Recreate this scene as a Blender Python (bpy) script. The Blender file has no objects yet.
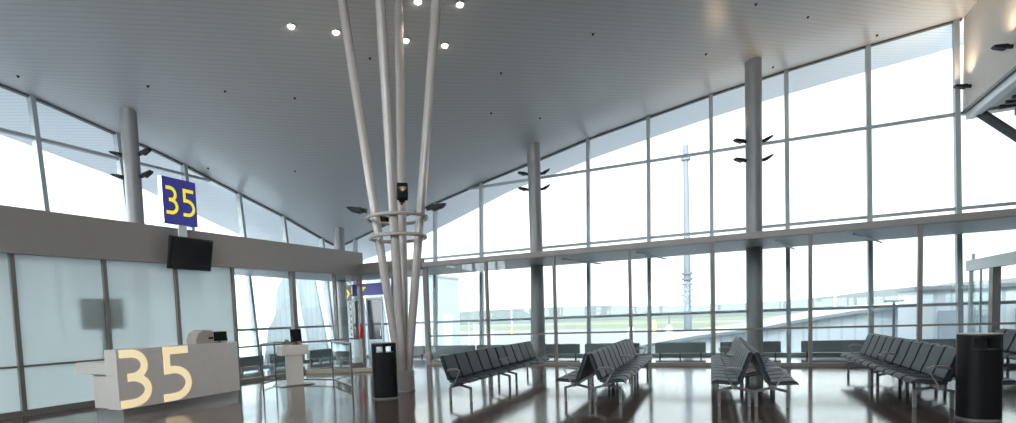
import bpy, math, random
from mathutils import Vector, Matrix
random.seed(7)
S = bpy.context.scene
COL = S.collection

# ------------------------------------------------------------------ camera
def _n(v): return v.normalized()
PPX, PPY, FPX = 465.0, 351.0, 546.0
def _ray(x, y): return Vector((x - PPX, y - PPY, FPX))
_d = _n(_ray(732, 308)); _x = -_ray(-650, 360); _x = _n(_x - _d * _x.dot(_d)); _z = _x.cross(_d)
if _z.y > 0: _z = -_z
right = Vector((_x.x, _d.x, _z.x)); down = Vector((_x.y, _d.y, _z.y)); fwd = Vector((_x.z, _d.z, _z.z))
cam_data = bpy.data.cameras.new('camera'); cam = bpy.data.objects.new('camera', cam_data); COL.objects.link(cam)
M = Matrix.Identity(4)
for i in range(3):
    M[i][0] = right[i]; M[i][1] = -down[i]; M[i][2] = -fwd[i]
M[2][3] = 1.6
cam.matrix_world = M
cam_data.sensor_width = 36; cam_data.lens = 36 * FPX / 1016
cam_data.shift_x = (508 - PPX) / 1016; cam_data.shift_y = (PPY - 211.5) / 1016
cam_data.clip_end = 3000
S.camera = cam

# ------------------------------------------------------------------ sky, exposure
S.view_settings.view_transform = 'Standard'; S.view_settings.look = 'None'
S.view_settings.gamma = 1; S.view_settings.use_curve_mapping = False
S.view_settings.exposure = 0.92
W = bpy.data.worlds.new('sky'); S.world = W; W.use_nodes = True
bg = W.node_tree.nodes['Background']; bg.inputs[0].default_value = (0.95, 0.98, 1.0, 1)
# thin overcast, made brighter behind the camera to fill the interior
_tc = W.node_tree.nodes.new('ShaderNodeTexCoord'); _sp = W.node_tree.nodes.new('ShaderNodeSeparateXYZ'); _mr = W.node_tree.nodes.new('ShaderNodeMapRange')
_mr.interpolation_type = 'SMOOTHSTEP'; _mr.inputs[1].default_value = .25; _mr.inputs[2].default_value = -.75; _mr.inputs[3].default_value = 1.2; _mr.inputs[4].default_value = 6.4
W.node_tree.links.new(_tc.outputs['Generated'], _sp.inputs[0]); W.node_tree.links.new(_sp.outputs[1], _mr.inputs[0]); W.node_tree.links.new(_mr.outputs[0], bg.inputs[1])
S.cycles.max_bounces = 14; S.cycles.transparent_max_bounces = 24; S.cycles.diffuse_bounces = 5
S.cycles.use_denoising = True

# ------------------------------------------------------------------ materials
def mat(name, color, rough=0.5, metal=0.0, spec=0.5, emit=None, es=0.0, noise=None, bump=None):
    m = bpy.data.materials.new(name); m.use_nodes = True; nt = m.node_tree; b = nt.nodes['Principled BSDF']
    b.inputs['Base Color'].default_value = (*color, 1); b.inputs['Roughness'].default_value = rough
    b.inputs['Metallic'].default_value = metal; b.inputs['Specular IOR Level'].default_value = spec
    if emit: b.inputs['Emission Color'].default_value = (*emit, 1); b.inputs['Emission Strength'].default_value = es
    tc = nt.nodes.new('ShaderNodeTexCoord'); nz = nt.nodes.new('ShaderNodeTexNoise')
    nz.inputs['Scale'].default_value = noise[0] if noise else 6; nz.inputs['Detail'].default_value = 3
    nt.links.new(tc.outputs['Object'], nz.inputs['Vector'])
    mx = nt.nodes.new('ShaderNodeMix'); mx.data_type = 'RGBA'; a = noise[1] if noise else 0.05
    mx.inputs[6].default_value = (*[c * (1 - a) for c in color], 1); mx.inputs[7].default_value = (*[min(1, c * (1 + a)) for c in color], 1)
    nt.links.new(nz.outputs[0], mx.inputs[0]); nt.links.new(mx.outputs[2], b.inputs['Base Color'])
    return m
def node(m, t): return m.node_tree.nodes.new(t)

def schlick(nt, f0):
    # reflectance that works the same on both faces of a thin pane
    lw = nt.nodes.new('ShaderNodeLayerWeight'); lw.inputs[0].default_value = .5
    pw = nt.nodes.new('ShaderNodeMath'); pw.operation = 'POWER'; pw.inputs[1].default_value = 5; nt.links.new(lw.outputs['Facing'], pw.inputs[0])
    ma = nt.nodes.new('ShaderNodeMath'); ma.operation = 'MULTIPLY_ADD'; ma.inputs[1].default_value = .8; ma.inputs[2].default_value = f0
    nt.links.new(pw.outputs[0], ma.inputs[0]); return ma.outputs[0]

def glass_mat(name, tint, f0=0.0, rough=0.0):
    m = bpy.data.materials.new(name); m.use_nodes = True; nt = m.node_tree; nt.nodes.clear()
    o = nt.nodes.new('ShaderNodeOutputMaterial'); mx = nt.nodes.new('ShaderNodeMixShader')
    t = nt.nodes.new('ShaderNodeBsdfTransparent'); t.inputs[0].default_value = (*tint, 1)
    g = nt.nodes.new('ShaderNodeBsdfGlossy'); g.inputs['Roughness'].default_value = rough; g.inputs[0].default_value = (.9, .95, 1, 1)
    nt.links.new(schlick(nt, .02), mx.inputs[0]); nt.links.new(t.outputs[0], mx.inputs[1]); nt.links.new(g.outputs[0], mx.inputs[2]); nt.links.new(mx.outputs[0], o.inputs[0])
    return m
m_glass = glass_mat('clear_glass', (0.96, 0.985, 0.985))
m_glass_in = glass_mat('screen_glass', (0.95, 0.975, 0.975))

def slat_mat(name, c1, c2, pitch, ang, rough, spec=0.5):
    """metal slats: narrow dark joints between straight boards"""
    m = mat(name, c1, rough, spec=spec); nt = m.node_tree; b = nt.nodes['Principled BSDF']
    tc = node(m, 'ShaderNodeTexCoord'); mp = node(m, 'ShaderNodeMapping'); mp.inputs['Rotation'].default_value = (0, 0, ang)
    mp.vector_type = 'POINT'
    sx = node(m, 'ShaderNodeSeparateXYZ'); md = node(m, 'ShaderNodeMath'); md.operation = 'PINGPONG'; md.inputs[1].default_value = pitch / 2
    rp = node(m, 'ShaderNodeMapRange'); rp.inputs[1].default_value = 0; rp.inputs[2].default_value = pitch * 0.16
    mx = node(m, 'ShaderNodeMix'); mx.data_type = 'RGBA'; mx.inputs[6].default_value = (*c2, 1); mx.inputs[7].default_value = (*c1, 1)
    L = nt.links.new
    L(tc.outputs['Object'], mp.inputs[0]); L(mp.outputs[0], sx.inputs[0]); L(sx.outputs[1], md.inputs[0]); L(md.outputs[0], rp.inputs[0]); L(rp.outputs[0], mx.inputs[0]); L(mx.outputs[2], b.inputs['Base Color'])
    bp = node(m, 'ShaderNodeBump'); bp.inputs['Strength'].default_value = .1; bp.inputs['Distance'].default_value = .01
    L(rp.outputs[0], bp.inputs['Height']); L(bp.outputs[0], b.inputs['Normal'])
    return m
m_leg = mat('grey_leg_metal', (.19, .19, .195), .32, metal=.4)
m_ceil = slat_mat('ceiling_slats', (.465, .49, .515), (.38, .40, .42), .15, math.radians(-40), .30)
def brighten_soffit(m, pale):  # puts the ground-lit brightness of the outer soffit into the slat colour
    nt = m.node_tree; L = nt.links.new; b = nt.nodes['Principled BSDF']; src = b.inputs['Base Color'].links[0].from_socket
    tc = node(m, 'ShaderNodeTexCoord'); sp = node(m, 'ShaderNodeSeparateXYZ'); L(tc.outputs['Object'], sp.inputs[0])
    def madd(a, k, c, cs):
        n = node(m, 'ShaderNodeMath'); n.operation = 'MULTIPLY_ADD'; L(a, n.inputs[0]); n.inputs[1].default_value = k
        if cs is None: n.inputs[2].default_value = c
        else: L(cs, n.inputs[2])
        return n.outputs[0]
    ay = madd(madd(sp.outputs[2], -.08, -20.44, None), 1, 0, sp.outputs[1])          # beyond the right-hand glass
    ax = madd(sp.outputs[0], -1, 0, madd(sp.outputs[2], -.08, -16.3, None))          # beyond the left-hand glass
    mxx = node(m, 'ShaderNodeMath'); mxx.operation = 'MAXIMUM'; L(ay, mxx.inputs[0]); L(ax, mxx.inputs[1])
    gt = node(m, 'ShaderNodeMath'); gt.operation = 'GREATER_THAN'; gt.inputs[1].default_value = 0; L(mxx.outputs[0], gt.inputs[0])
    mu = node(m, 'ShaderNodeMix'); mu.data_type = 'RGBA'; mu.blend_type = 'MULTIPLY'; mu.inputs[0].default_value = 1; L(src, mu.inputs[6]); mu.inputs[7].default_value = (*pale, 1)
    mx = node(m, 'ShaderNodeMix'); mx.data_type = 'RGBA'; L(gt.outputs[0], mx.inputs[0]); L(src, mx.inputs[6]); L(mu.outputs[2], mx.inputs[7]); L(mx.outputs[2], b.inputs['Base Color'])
brighten_soffit(m_ceil, (1.75, 1.8, 1.85))
m_soffit = slat_mat('soffit_slats', (.30, .33, .35), (.21, .23, .245), .12, 0, .45)

def floor_mat():
    m = mat('polished_brown_tile', (.05, .04, .035), .09, spec=.5); nt = m.node_tree; b = nt.nodes['Principled BSDF']; L = nt.links.new
    tc = node(m, 'ShaderNodeTexCoord'); br = node(m, 'ShaderNodeTexBrick'); br.offset = 0
    br.inputs['Scale'].default_value = 1; br.inputs['Brick Width'].default_value = .6; br.inputs['Row Height'].default_value = .6
    br.inputs['Mortar Size'].default_value = .004; br.inputs['Color1'].default_value = (.105, .078, .068, 1); br.inputs['Color2'].default_value = (.085, .065, .058, 1); br.inputs['Mortar'].default_value = (.04, .032, .03, 1)
    L(tc.outputs['Object'], br.inputs[0]); L(br.outputs[0], b.inputs['Base Color'])
    nz = node(m, 'ShaderNodeTexNoise'); nz.inputs['Scale'].default_value = .8; nz.inputs['Detail'].default_value = 6
    L(tc.outputs['Object'], nz.inputs[0])
    mr = node(m, 'ShaderNodeMapRange'); mr.inputs[3].default_value = .05; mr.inputs[4].default_value = .16
    L(nz.outputs[0], mr.inputs[0]); L(mr.outputs[0], b.inputs['Roughness'])
    return m
m_floor = floor_mat()

def frosted():
    m = bpy.data.materials.new('frosted_glass'); m.use_nodes = True; nt = m.node_tree; nt.nodes.clear(); L = nt.links.new
    o = nt.nodes.new('ShaderNodeOutputMaterial')
    d = nt.nodes.new('ShaderNodeBsdfDiffuse'); d.inputs[0].default_value = (.60, .68, .69, 1)
    t = nt.nodes.new('ShaderNodeBsdfTranslucent'); t.inputs[0].default_value = (.82, .88, .885, 1)
    r = nt.nodes.new('ShaderNodeBsdfRefraction'); r.inputs['Roughness'].default_value = .2; r.inputs['IOR'].default_value = 1.12; r.inputs[0].default_value = (.82, .88, .885, 1)
    g = nt.nodes.new('ShaderNodeBsdfGlossy'); g.inputs['Roughness'].default_value = .06
    m1 = nt.nodes.new('ShaderNodeMixShader'); m1.inputs[0].default_value = .5; L(d.outputs[0], m1.inputs[1]); L(t.outputs[0], m1.inputs[2])
    m2 = nt.nodes.new('ShaderNodeMixShader'); m2.inputs[0].default_value = .2; L(m1.outputs[0], m2.inputs[1]); L(r.outputs[0], m2.inputs[2])
    m3 = nt.nodes.new('ShaderNodeMixShader'); L(schlick(nt, .04), m3.inputs[0]); L(m2.outputs[0], m3.inputs[1]); L(g.outputs[0], m3.inputs[2]); L(m3.outputs[0], o.inputs[0])
    return m
m_frost = frosted()

m_mull = mat('mullion_grey', (.29, .33, .35), .4)
m_post = mat('bronze_grey_post', (.17, .155, .145), .45)
m_header = mat('dark_header', (.07, .08, .085), .5)
m_beam = mat('taupe_beam', (.22, .205, .195), .45)
m_fascia = mat('taupe_fascia', (.27, .245, .235), .55)
m_col = mat('column_paint', (.20, .20, .21), .35)
m_pylon = mat('pylon_paint', (.38, .345, .33), .25)
m_wall = mat('pale_plaster', (.56, .54, .51), .7)
m_white = mat('white_laminate', (.66, .605, .575), .35)
m_cream = mat('cream_laminate', (.62, .58, .53), .35)
m_black = mat('black_plastic', (.012, .012, .013), .35)
m_screen = mat('black_screen', (.006, .006, .008), .12)
m_dark = mat('charcoal_metal', (.005, .005, .006), .5, spec=.25)
m_chrome = mat('brushed_aluminium', (.62, .62, .63), .25, metal=1)
m_steel = mat('satin_steel', (.42, .42, .42), .3, metal=1)
m_seat = mat('slate_leather', (.016, .024, .037), .45, spec=.16)
m_edge = mat('black_edge', (.015, .015, .018), .5)
m_conv = mat('grey_convector', (.13, .155, .165), .5)
m_blue = mat('sign_blue', (.025, .03, .28), .4, emit=(.03, .035, .35), es=.1)
m_yellow = mat('sign_yellow', (.9, .75, .03), .4, emit=(1, .82, .03), es=.25)
m_digit = mat('lit_cream_acrylic', (.75, .66, .45), .4, emit=(1, .80, .46), es=.32)
m_lamp = mat('lamp_glow', (1, .95, .85), .4, emit=(1, .93, .8), es=8)
m_plinth = mat('mirror_plinth', (.6, .58, .57), .22, metal=1)
m_red = mat('red_paint', (.55, .02, .02), .35)
m_beige = mat('beige_laminate', (.42, .37, .31), .5)
m_printer = mat('grey_plastic', (.40, .35, .31), .45)
m_portal = mat('white_frame', (.62, .66, .68), .4)
m_door = mat('pale_blue_frame', (.40, .50, .55), .4)
m_dglass = mat('dark_door_glass', (.03, .04, .045), .08)
m_rib = slat_mat('ribbed_cladding', (.68, .73, .78), (.55, .61, .67), .5, math.radians(90), .5)
m_ribl = slat_mat('pale_cladding', (.36, .41, .44), (.29, .34, .37), .45, 0, .5)
m_roof = mat('pale_roof', (.30, .325, .345), .5)
m_mast = mat('mast_grey', (.085, .10, .12), .5)
m_maststripe = mat('mast_red', (.6, .3, .28), .5)
m_hill = mat('forest_haze', (.085, .098, .10), .9, noise=(.03, .2))
m_orange = mat('orange_paint', (.8, .35, .1), .5)
m_rubber = mat('grey_box', (.08, .08, .085), .5)

def ground_mat():
    m = mat('airfield', (.4, .4, .4), .9); nt = m.node_tree; b = nt.nodes['Principled BSDF']; L = nt.links.new
    tc = node(m, 'ShaderNodeTexCoord'); sp = node(m, 'ShaderNodeSeparateXYZ'); L(tc.outputs['Object'], sp.inputs[0])
    nz = node(m, 'ShaderNodeTexNoise'); nz.inputs['Scale'].default_value = .012; nz.inputs['Detail'].default_value = 3
    L(tc.outputs['Object'], nz.inputs[0])
    ma = node(m, 'ShaderNodeMath'); ma.operation = 'MULTIPLY_ADD'; ma.inputs[1].default_value = 60; L(nz.outputs[0], ma.inputs[0])
    # distance measured along a diagonal so taxiways run across the view
    d1 = node(m, 'ShaderNodeMath'); d1.operation = 'MULTIPLY_ADD'; d1.inputs[1].default_value = .54; L(sp.outputs[0], d1.inputs[0]); L(sp.outputs[1], d1.inputs[2])
    L(d1.outputs[0], ma.inputs[2])
    sc = node(m, 'ShaderNodeMath'); sc.operation = 'DIVIDE'; sc.inputs[1].default_value = 800; L(ma.outputs[0], sc.inputs[0])
    r = node(m, 'ShaderNodeValToRGB'); r.color_ramp.interpolation = 'LINEAR'
    els = [(0, (.17, .175, .185)), (.24, (.17, .175, .185)), (.255, (.115, .135, .085)), (.33, (.12, .14, .09)), (.345, (.18, .18, .18)), (.375, (.18, .18, .18)), (.39, (.115, .14, .085)), (.60, (.125, .15, .10)), (.62, (.18, .185, .18)), (.68, (.13, .15, .115)), (1, (.115, .135, .105))]
    cr = r.color_ramp
    cr.elements[0].position = 0; cr.elements[0].color = (*els[0][1], 1); cr.elements[1].position = 1; cr.elements[1].color = (*els[-1][1], 1)
    for p, c in els[1:-1]:
        e = cr.elements.new(p); e.color = (*c, 1)
    L(sc.outputs[0], r.inputs[0]); L(r.outputs[0], b.inputs['Base Color'])
    return m
m_ground = ground_mat()

# ------------------------------------------------------------------ mesh helpers
class MB:
    def __init__(s): s.v = []; s.f = []; s.smooth = False
    def add(s, vs, fs):
        n = len(s.v); s.v += [tuple(v) for v in vs]; s.f += [tuple(i + n for i in f) for f in fs]; return s
    def box(s, x0, x1, y0, y1, z0, z1):
        return s.add([(x0, y0, z0), (x1, y0, z0), (x1, y1, z0), (x0, y1, z0), (x0, y0, z1), (x1, y0, z1), (x1, y1, z1), (x0, y1, z1)],
                     [(0, 3, 2, 1), (4, 5, 6, 7), (0, 1, 5, 4), (1, 2, 6, 5), (2, 3, 7, 6), (3, 0, 4, 7)])
    def bar(s, a, b, w, h, up=(0, 0, 1)):
        a = Vector(a); b = Vector(b); d = (b - a).normalized(); u = Vector(up)
        if abs(d.dot(u)) > .99: u = Vector((0, 1, 0))
        r = d.cross(u).normalized(); u = r.cross(d).normalized()
        vs = [p + r * sx * w / 2 + u * sy * h / 2 for p in (a, b) for sx, sy in ((-1, -1), (1, -1), (1, 1), (-1, 1))]
        return s.add(vs, [(0, 1, 2, 3), (7, 6, 5, 4), (0, 4, 5, 1), (1, 5, 6, 2), (2, 6, 7, 3), (3, 7, 4, 0)])
    def tube(s, pts, r, n=12, closed=False, r2=None):
        pts = [Vector(p) for p in pts]; N = len(pts); s.smooth = True; rings = []
        prev = None
        for i, p in enumerate(pts):
            if closed: d = pts[(i + 1) % N] - pts[i - 1]
            else: d = pts[min(i + 1, N - 1)] - pts[max(i - 1, 0)]
            d.normalize()
            u = Vector((0, 0, 1)) if abs(d.z) < .9 else Vector((0, 1, 0))
            if prev is not None: u = prev
            a = d.cross(u).normalized(); b = a.cross(d).normalized(); prev = b
            rr = r if r2 is None else r + (r2 - r) * i / (N - 1)
            rings.append([p + a * math.cos(t) * rr + b * math.sin(t) * rr for t in (2 * math.pi * k / n for k in range(n))])
        vs = [v for q in rings for v in q]; fs = []
        for i in range(N if closed else N - 1):
            j = (i + 1) % N
            for k in range(n): fs.append((i * n + k, i * n + (k + 1) % n, j * n + (k + 1) % n, j * n + k))
        if not closed: fs.append(tuple(range(n - 1, -1, -1))); fs.append(tuple((N - 1) * n + k for k in range(n)))
        return s.add(vs, fs)
    def lathe(s, prof, c=(0, 0, 0), n=24):
        s.smooth = True; vs = []; fs = []
        for r, z in prof:
            for k in range(n): t = 2 * math.pi * k / n; vs.append((c[0] + r * math.cos(t), c[1] + r * math.sin(t), c[2] + z))
        for i in range(len(prof) - 1):
            for k in range(n): fs.append((i * n + k, i * n + (k + 1) % n, (i + 1) * n + (k + 1) % n, (i + 1) * n + k))
        fs.append(tuple(range(n - 1, -1, -1))); fs.append(tuple((len(prof) - 1) * n + k for k in range(n)))
        return s.add(vs, fs)
    def prism(s, poly, f, a, b):
        """poly of 2D points mapped by f(p, q, t) at t=a and t=b"""
        n = len(poly); vs = [f(p, q, a) for p, q in poly] + [f(p, q, b) for p, q in poly]
        fs = [tuple(range(n - 1, -1, -1)), tuple(range(n, 2 * n))] + [(i, (i + 1) % n, n + (i + 1) % n, n + i) for i in range(n)]
        return s.add(vs, fs)
    def mesh(s, name):
        m = bpy.data.meshes.new(name); m.from_pydata(s.v, [], s.f); m.update()
        import bmesh
        b = bmesh.new(); b.from_mesh(m); bmesh.ops.recalc_face_normals(b, faces=b.faces); b.to_mesh(m); b.free()
        return m
    def build(s, name, material, parent=None, bevel=0, smooth=None):
        me = s.mesh(name); me.materials.append(material)
        o = bpy.data.objects.new(name, me); COL.objects.link(o)
        if parent is not None: o.parent = parent
        if bevel:
            b = o.modifiers.new('bevel', 'BEVEL'); b.width = bevel; b.segments = 2; b.limit_method = 'ANGLE'
        if (s.smooth if smooth is None else smooth):
            for p in me.polygons: p.use_smooth = True
            try: me.set_sharp_from_angle(angle=math.radians(40))
            except Exception: pass
        return o
def empty(name, loc=(0, 0, 0), rz=0):
    o = bpy.data.objects.new(name, None); o.location = loc; o.rotation_euler = (0, 0, rz); o.empty_display_size = .1; COL.objects.link(o); return o
def tag(o, label, cat, group=None, kind=None):
    o['label'] = label; o['category'] = cat
    if group: o['group'] = group
    if kind: o['kind'] = kind
    return o
def structure(o): o['kind'] = 'structure'; return o
def copy_tree(o, parent=None):
    c = o.copy(); COL.objects.link(c)
    if parent is not None: c.parent = parent
    for ch in [k for k in list(o.children)]: copy_tree(ch, c)
    return c

# ------------------------------------------------------------------ roof surface (a slatted shell that swoops down to the far corner)
CR = [0, 1, 3.5, 5.6, 8, 10, 12.3, 14.5, 16.5, 18.6, 20.7, 22.7, 30, 45]; CZ = [5.1, 5.35, 6.1, 6.6, 7.2, 7.65, 8.2, 8.6, 8.95, 9.25, 9.5, 9.7, 10.3, 11]
def cz(X, Y):
    a = X + 17; b = 21.1 - Y; r = math.hypot(a, b); a1 = max(a, 0); b1 = max(b, 0)
    z = CZ[-1]
    for i in range(len(CR) - 1):
        if r <= CR[i + 1]: 
            t = (r - CR[i]) / (CR[i + 1] - CR[i]); z = CZ[i] + t * (CZ[i + 1] - CZ[i]); break
    z += .17 * max(0, a1 * b1 / (a1 + b1 + 1e-6) - 1.5)
    z -= .07 * max(0, b - 9) * max(0, 1 - a1 / 8)
    if a < 0: z += a * (.2 + .15 * max(0, (8 - b1) / 8))
    if b < 0: z += b * .35 * max(0, (8 - a1) / 8)
    return z
LEAN = .08; YO = 20.44; XO = -16.3; YI = 16.75; XI = -12.5
def FR(X, z, off=0): return (X, YO + LEAN * z + off, z)
def FL(Y, z, off=0): return (XO - LEAN * z - off, Y, z)
def ztop(fn, t):
    z = 8.
    for _ in range(30):
        p = fn(t, z); z = z + (cz(p[0], p[1]) - z) * .8
    return z

# floor
fl = MB().box(-16.45, 20, -10, 20.6, -.3, 0).build('floor', m_floor); structure(fl)
# ceiling shell
x0, x1, y0, y1, st = -19.4, 6.1, -10.2, 23.7, .5
nx = int(round((x1 - x0) / st)); ny = int(round((y1 - y0) / st)); mb = MB()
P = [[(x0 + (x1 - x0) * i / nx, y0 + (y1 - y0) * j / ny) for j in range(ny + 1)] for i in range(nx + 1)]
bot = [(x, y, cz(x, y)) for c in P for x, y in c]; top = [(x, y, z + .18) for x, y, z in bot]
N = len(bot); fs = []; idx = lambda i, j: i * (ny + 1) + j
for i in range(nx):
    for j in range(ny):
        q = (idx(i, j), idx(i + 1, j), idx(i + 1, j + 1), idx(i, j + 1)); fs.append(q[::-1]); fs.append(tuple(k + N for k in q))
for i in range(nx):
    for j in (0, ny): a, b = idx(i, j), idx(i + 1, j); fs.append((a, b, b + N, a + N))
for j in range(ny):
    for i in (0, nx): a, b = idx(i, j), idx(i, j + 1); fs.append((a, b, b + N, a + N))
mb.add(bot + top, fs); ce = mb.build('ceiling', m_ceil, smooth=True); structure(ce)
# flat roof of the neighbouring hall on the right
structure(MB().box(6.4, 20, -10.2, 21.6, 7.0, 7.3).build('ceiling', m_wall))
mb = MB()
for k in range(6):
    ya = 21.25 + k * .4; yb = ya + .4; za, zb = cz(6.1, ya), cz(6.1, yb)
    mb.add([(6.1, ya, za), (8.2, ya, za + .25), (8.2, yb, zb + .25), (6.1, yb, zb), (6.1, ya, za + .18), (8.2, ya, za + .43), (8.2, yb, zb + .43), (6.1, yb, zb + .18)],
           [(0, 3, 2, 1), (4, 5, 6, 7), (0, 1, 5, 4), (1, 2, 6, 5), (2, 3, 7, 6), (3, 0, 4, 7)])
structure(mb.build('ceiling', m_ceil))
# right upper wall hanging above the next hall
wr = MB()
for k in range(40):
    ya = -10 + k * (31.2) / 40; yb = -10 + (k + 1) * 31.2 / 40
    za, zb = cz(6.1, ya) + .1, cz(6.1, yb) + .1
    wr.add([(6.1, ya, 6.95), (6.4, ya, 6.95), (6.4, yb, 6.95), (6.1, yb, 6.95), (6.1, ya, za), (6.4, ya, za), (6.4, yb, zb), (6.1, yb, zb)],
           [(0, 3, 2, 1), (4, 5, 6, 7), (1, 2, 6, 5), (3, 0, 4, 7)] + ([(0, 1, 5, 4)] if k == 0 else []) + ([(2, 3, 7, 6)] if k == 39 else []))
structure(wr.build('wall_right', m_wall))
structure(MB().bar((6.2, -10, 6.86), (6.2, 20.9, 6.86), .22, .22).build('trim_1', m_portal))
structure(MB().bar((6.05, -10, 6.98), (6.05, 20.9, 6.98), .08, .08).build('trim_2', m_header))
# walls that close the hall behind the camera and far right
structure(MB().box(-17.3, 20, -10.4, -10.2, 0, 6.3).build('wall_back', m_wall))
w6 = structure(empty('fill_window', (0, -10.3, 0)))  # unseen clerestory added to bring fill light from behind the camera
_b = Matrix.Translation(Vector((0, 10.3, 0)))
for k in range(17):
    o = MB().box(-17.2 + k * 2.3, -17.08 + k * 2.3, -10.38, -10.22, 6.3, 11.2).build('mullion', m_mull, w6); o.matrix_parent_inverse = _b
for k in range(16):
    o = MB().box(-17.08 + k * 2.3, -14.9 + k * 2.3, -10.31, -10.29, 6.3, 11.2).build('pane', m_glass, w6); o.matrix_parent_inverse = _b
for z in (6.3, 8.8):
    o = MB().box(-17.2, 20, -10.36, -10.24, z, z + .1).build('transom', m_mull, w6); o.matrix_parent_inverse = _b
structure(MB().box(20, 20.3, -10.4, 21.6, 0, 7.3).build('wall_side', m_wall))

# ------------------------------------------------------------------ outer leaning facade, right side (window_1) and left side (window_2)
w1 = structure(empty('window_1', (0, YO, 0))); w2 = structure(empty('window_2', (XO, 0, 0)))
def wpart(mb, name, m, par, **k):
    o = mb.build(name, m, par, **k); o.matrix_parent_inverse = Matrix.Translation(-Vector(par.location)); return o
MX = [-15.7, -13.6, -11.45, -9.27, -7.05, -4.84, -2.66, -.6, 1.64, 3.82, 5.92]
MX2 = [8.1, 10.3, 12.5, 14.7, 16.9, 19.1]
for X in MX: wpart(MB().bar(FR(X, -.1), FR(X, ztop(FR, X) + .05), .12, .20, (0, 1, 0)), 'mullion', m_mull, w1)
for X in MX2: wpart(MB().bar(FR(X, -.1), FR(X, 7.0), .12, .20, (0, 1, 0)), 'mullion', m_mull, w1)
for z in (1.47, 4.23, 6.98):
    xe = MX[0] - .6 if z < 5 else -10.3
    wpart(MB().bar(FR(xe, z), FR(20, z), .12, .09), 'transom', m_mull, w1)
wpart(MB().bar(FR(-16.3, .04), FR(20, .04), .16, .10), 'sill', m_mull, w1)
def pane(fn, t0, t1, z0, z1a, z1b, par, off=.0):
    a, b, c, d = fn(t0, z0), fn(t1, z0), fn(t1, z1b), fn(t0, z1a)
    n = (Vector(b) - Vector(a)).cross(Vector(d) - Vector(a)).normalized() * .008
    A = [Vector(p) for p in (a, b, c, d)]
    mb = MB().add([p - n for p in A] + [p + n for p in A], [(0, 1, 2, 3), (7, 6, 5, 4), (0, 4, 5, 1), (1, 5, 6, 2), (2, 6, 7, 3), (3, 7, 4, 0)])
    wpart(mb, 'pane', m_glass, par)
XS = [-16.4] + MX
for i in range(len(XS) - 1):
    a, b = XS[i] + .05, XS[i + 1] - .05
    za, zb = ztop(FR, a), ztop(FR, b)
    for lo, hi in ((.08, 1.42), (1.52, 4.18), (4.28, 6.93), (7.03, 99)):
        if min(za, zb) > lo + .1: pane(FR, a, b, lo, min(hi, za - .02), min(hi, zb - .02), w1)
XS = [5.92] + MX2 + [20]
for i in range(len(XS) - 1):
    for lo, hi in ((.08, 1.42), (1.52, 4.18), (4.28, 6.93)): pane(FR, XS[i] + .05, XS[i + 1] - .05, lo, hi, hi, w1)
# dark header that follows the roof
def header(fn, ts, par):
    pts = [Vector(fn(t, ztop(fn, t))) for t in ts]
    mb = MB()
    for a, b in zip(pts, pts[1:]): mb.bar(a + Vector((0, 0, -.02)), b + Vector((0, 0, -.02)), .12, .06)
    wpart(mb, 'header', m_header, par)
header(FR, [-16.7 + .5 * k for k in range(46)] + [6.05], w1)
MY = [19.74, 17.47, 15.26, 13.02, 10.79, 8.55, 6.3, 4.1, 1.9, -.3, -2.5, -4.7, -6.9, -9.1]
for Y in MY: wpart(MB().bar(FL(Y, -.1), FL(Y, ztop(FL, Y) + .05), .12, .20, (1, 0, 0)), 'mullion', m_mull, w2)
for z in (1.47, 4.23, 6.87):
    wpart(MB().bar(FL(-10, z), FL(20.6 if z < 5 else 14.0, z), .12, .09), 'transom', m_mull, w2)
wpart(MB().bar(FL(-10, .04), FL(20.4, .04), .16, .10), 'sill', m_mull, w2)
YS = [20.5] + MY + [-10.1]
for i in range(len(YS) - 1):
    a, b = YS[i] - .05, YS[i + 1] + .05; za, zb = ztop(FL, a), ztop(FL, b)
    for lo, hi in ((.08, 1.42), (1.52, 4.18), (4.28, 6.82), (6.92, 99)):
        if min(za, zb) > lo + .1: pane(FL, a, b, lo, min(hi, za - .02), min(hi, zb - .02), w2)
header(FL, [21.0 - .5 * k for k in range(62)], w2)

# ------------------------------------------------------------------ inner glazed screen along the corridor (window_3) with its beam and slab
w3 = structure(empty('window_3', (0, YI, 0)))
PX = [-9.65, -7.32, -5.0, -2.7, -.46, 1.83, 4.08, 6.38, 8.7, 11, 13.3, 15.6, 17.9]
for i, X in enumerate(PX):
    w_ = .17 if i == 0 else .085
    wpart(MB().box(X - w_ / 2, X + w_ / 2, YI - .06, YI + .06, 0, 3.42), 'post', m_post, w3)
wpart(MB().box(-9.7, 20, YI - .03, YI + .03, .985, 1.035), 'transom', m_post, w3)
wpart(MB().box(-9.7, 20, YI - .05, YI + .05, 0, .09), 'sill', m_post, w3)
wpart(MB().box(-9.75, 20, YI - .10, YI + .10, 3.42, 3.60), 'beam', m_beam, w3, bevel=.015)
XS = PX + [20]
for i in range(len(XS) - 1):
    for lo, hi in ((.09, .985), (1.035, 3.42)):
        wpart(MB().box(XS[i] + .06, XS[i + 1] - .05, YI - .006, YI + .006, lo, hi), 'pane', m_glass_in, w3)
structure(MB().box(-12.4, -9.75, YI - .14, YI + .14, 3.36, 3.74).build('trim_3', m_post))
# corridor slab: roof over the gangway
structure(MB().box(-16.1, 20, YI + .1, 20.35, 3.46, 3.58).build('ceiling', m_soffit))
structure(MB().box(-16.1, -12.7, -10, YI + .1, 3.46, 3.58).build('ceiling', m_soffit))

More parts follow.
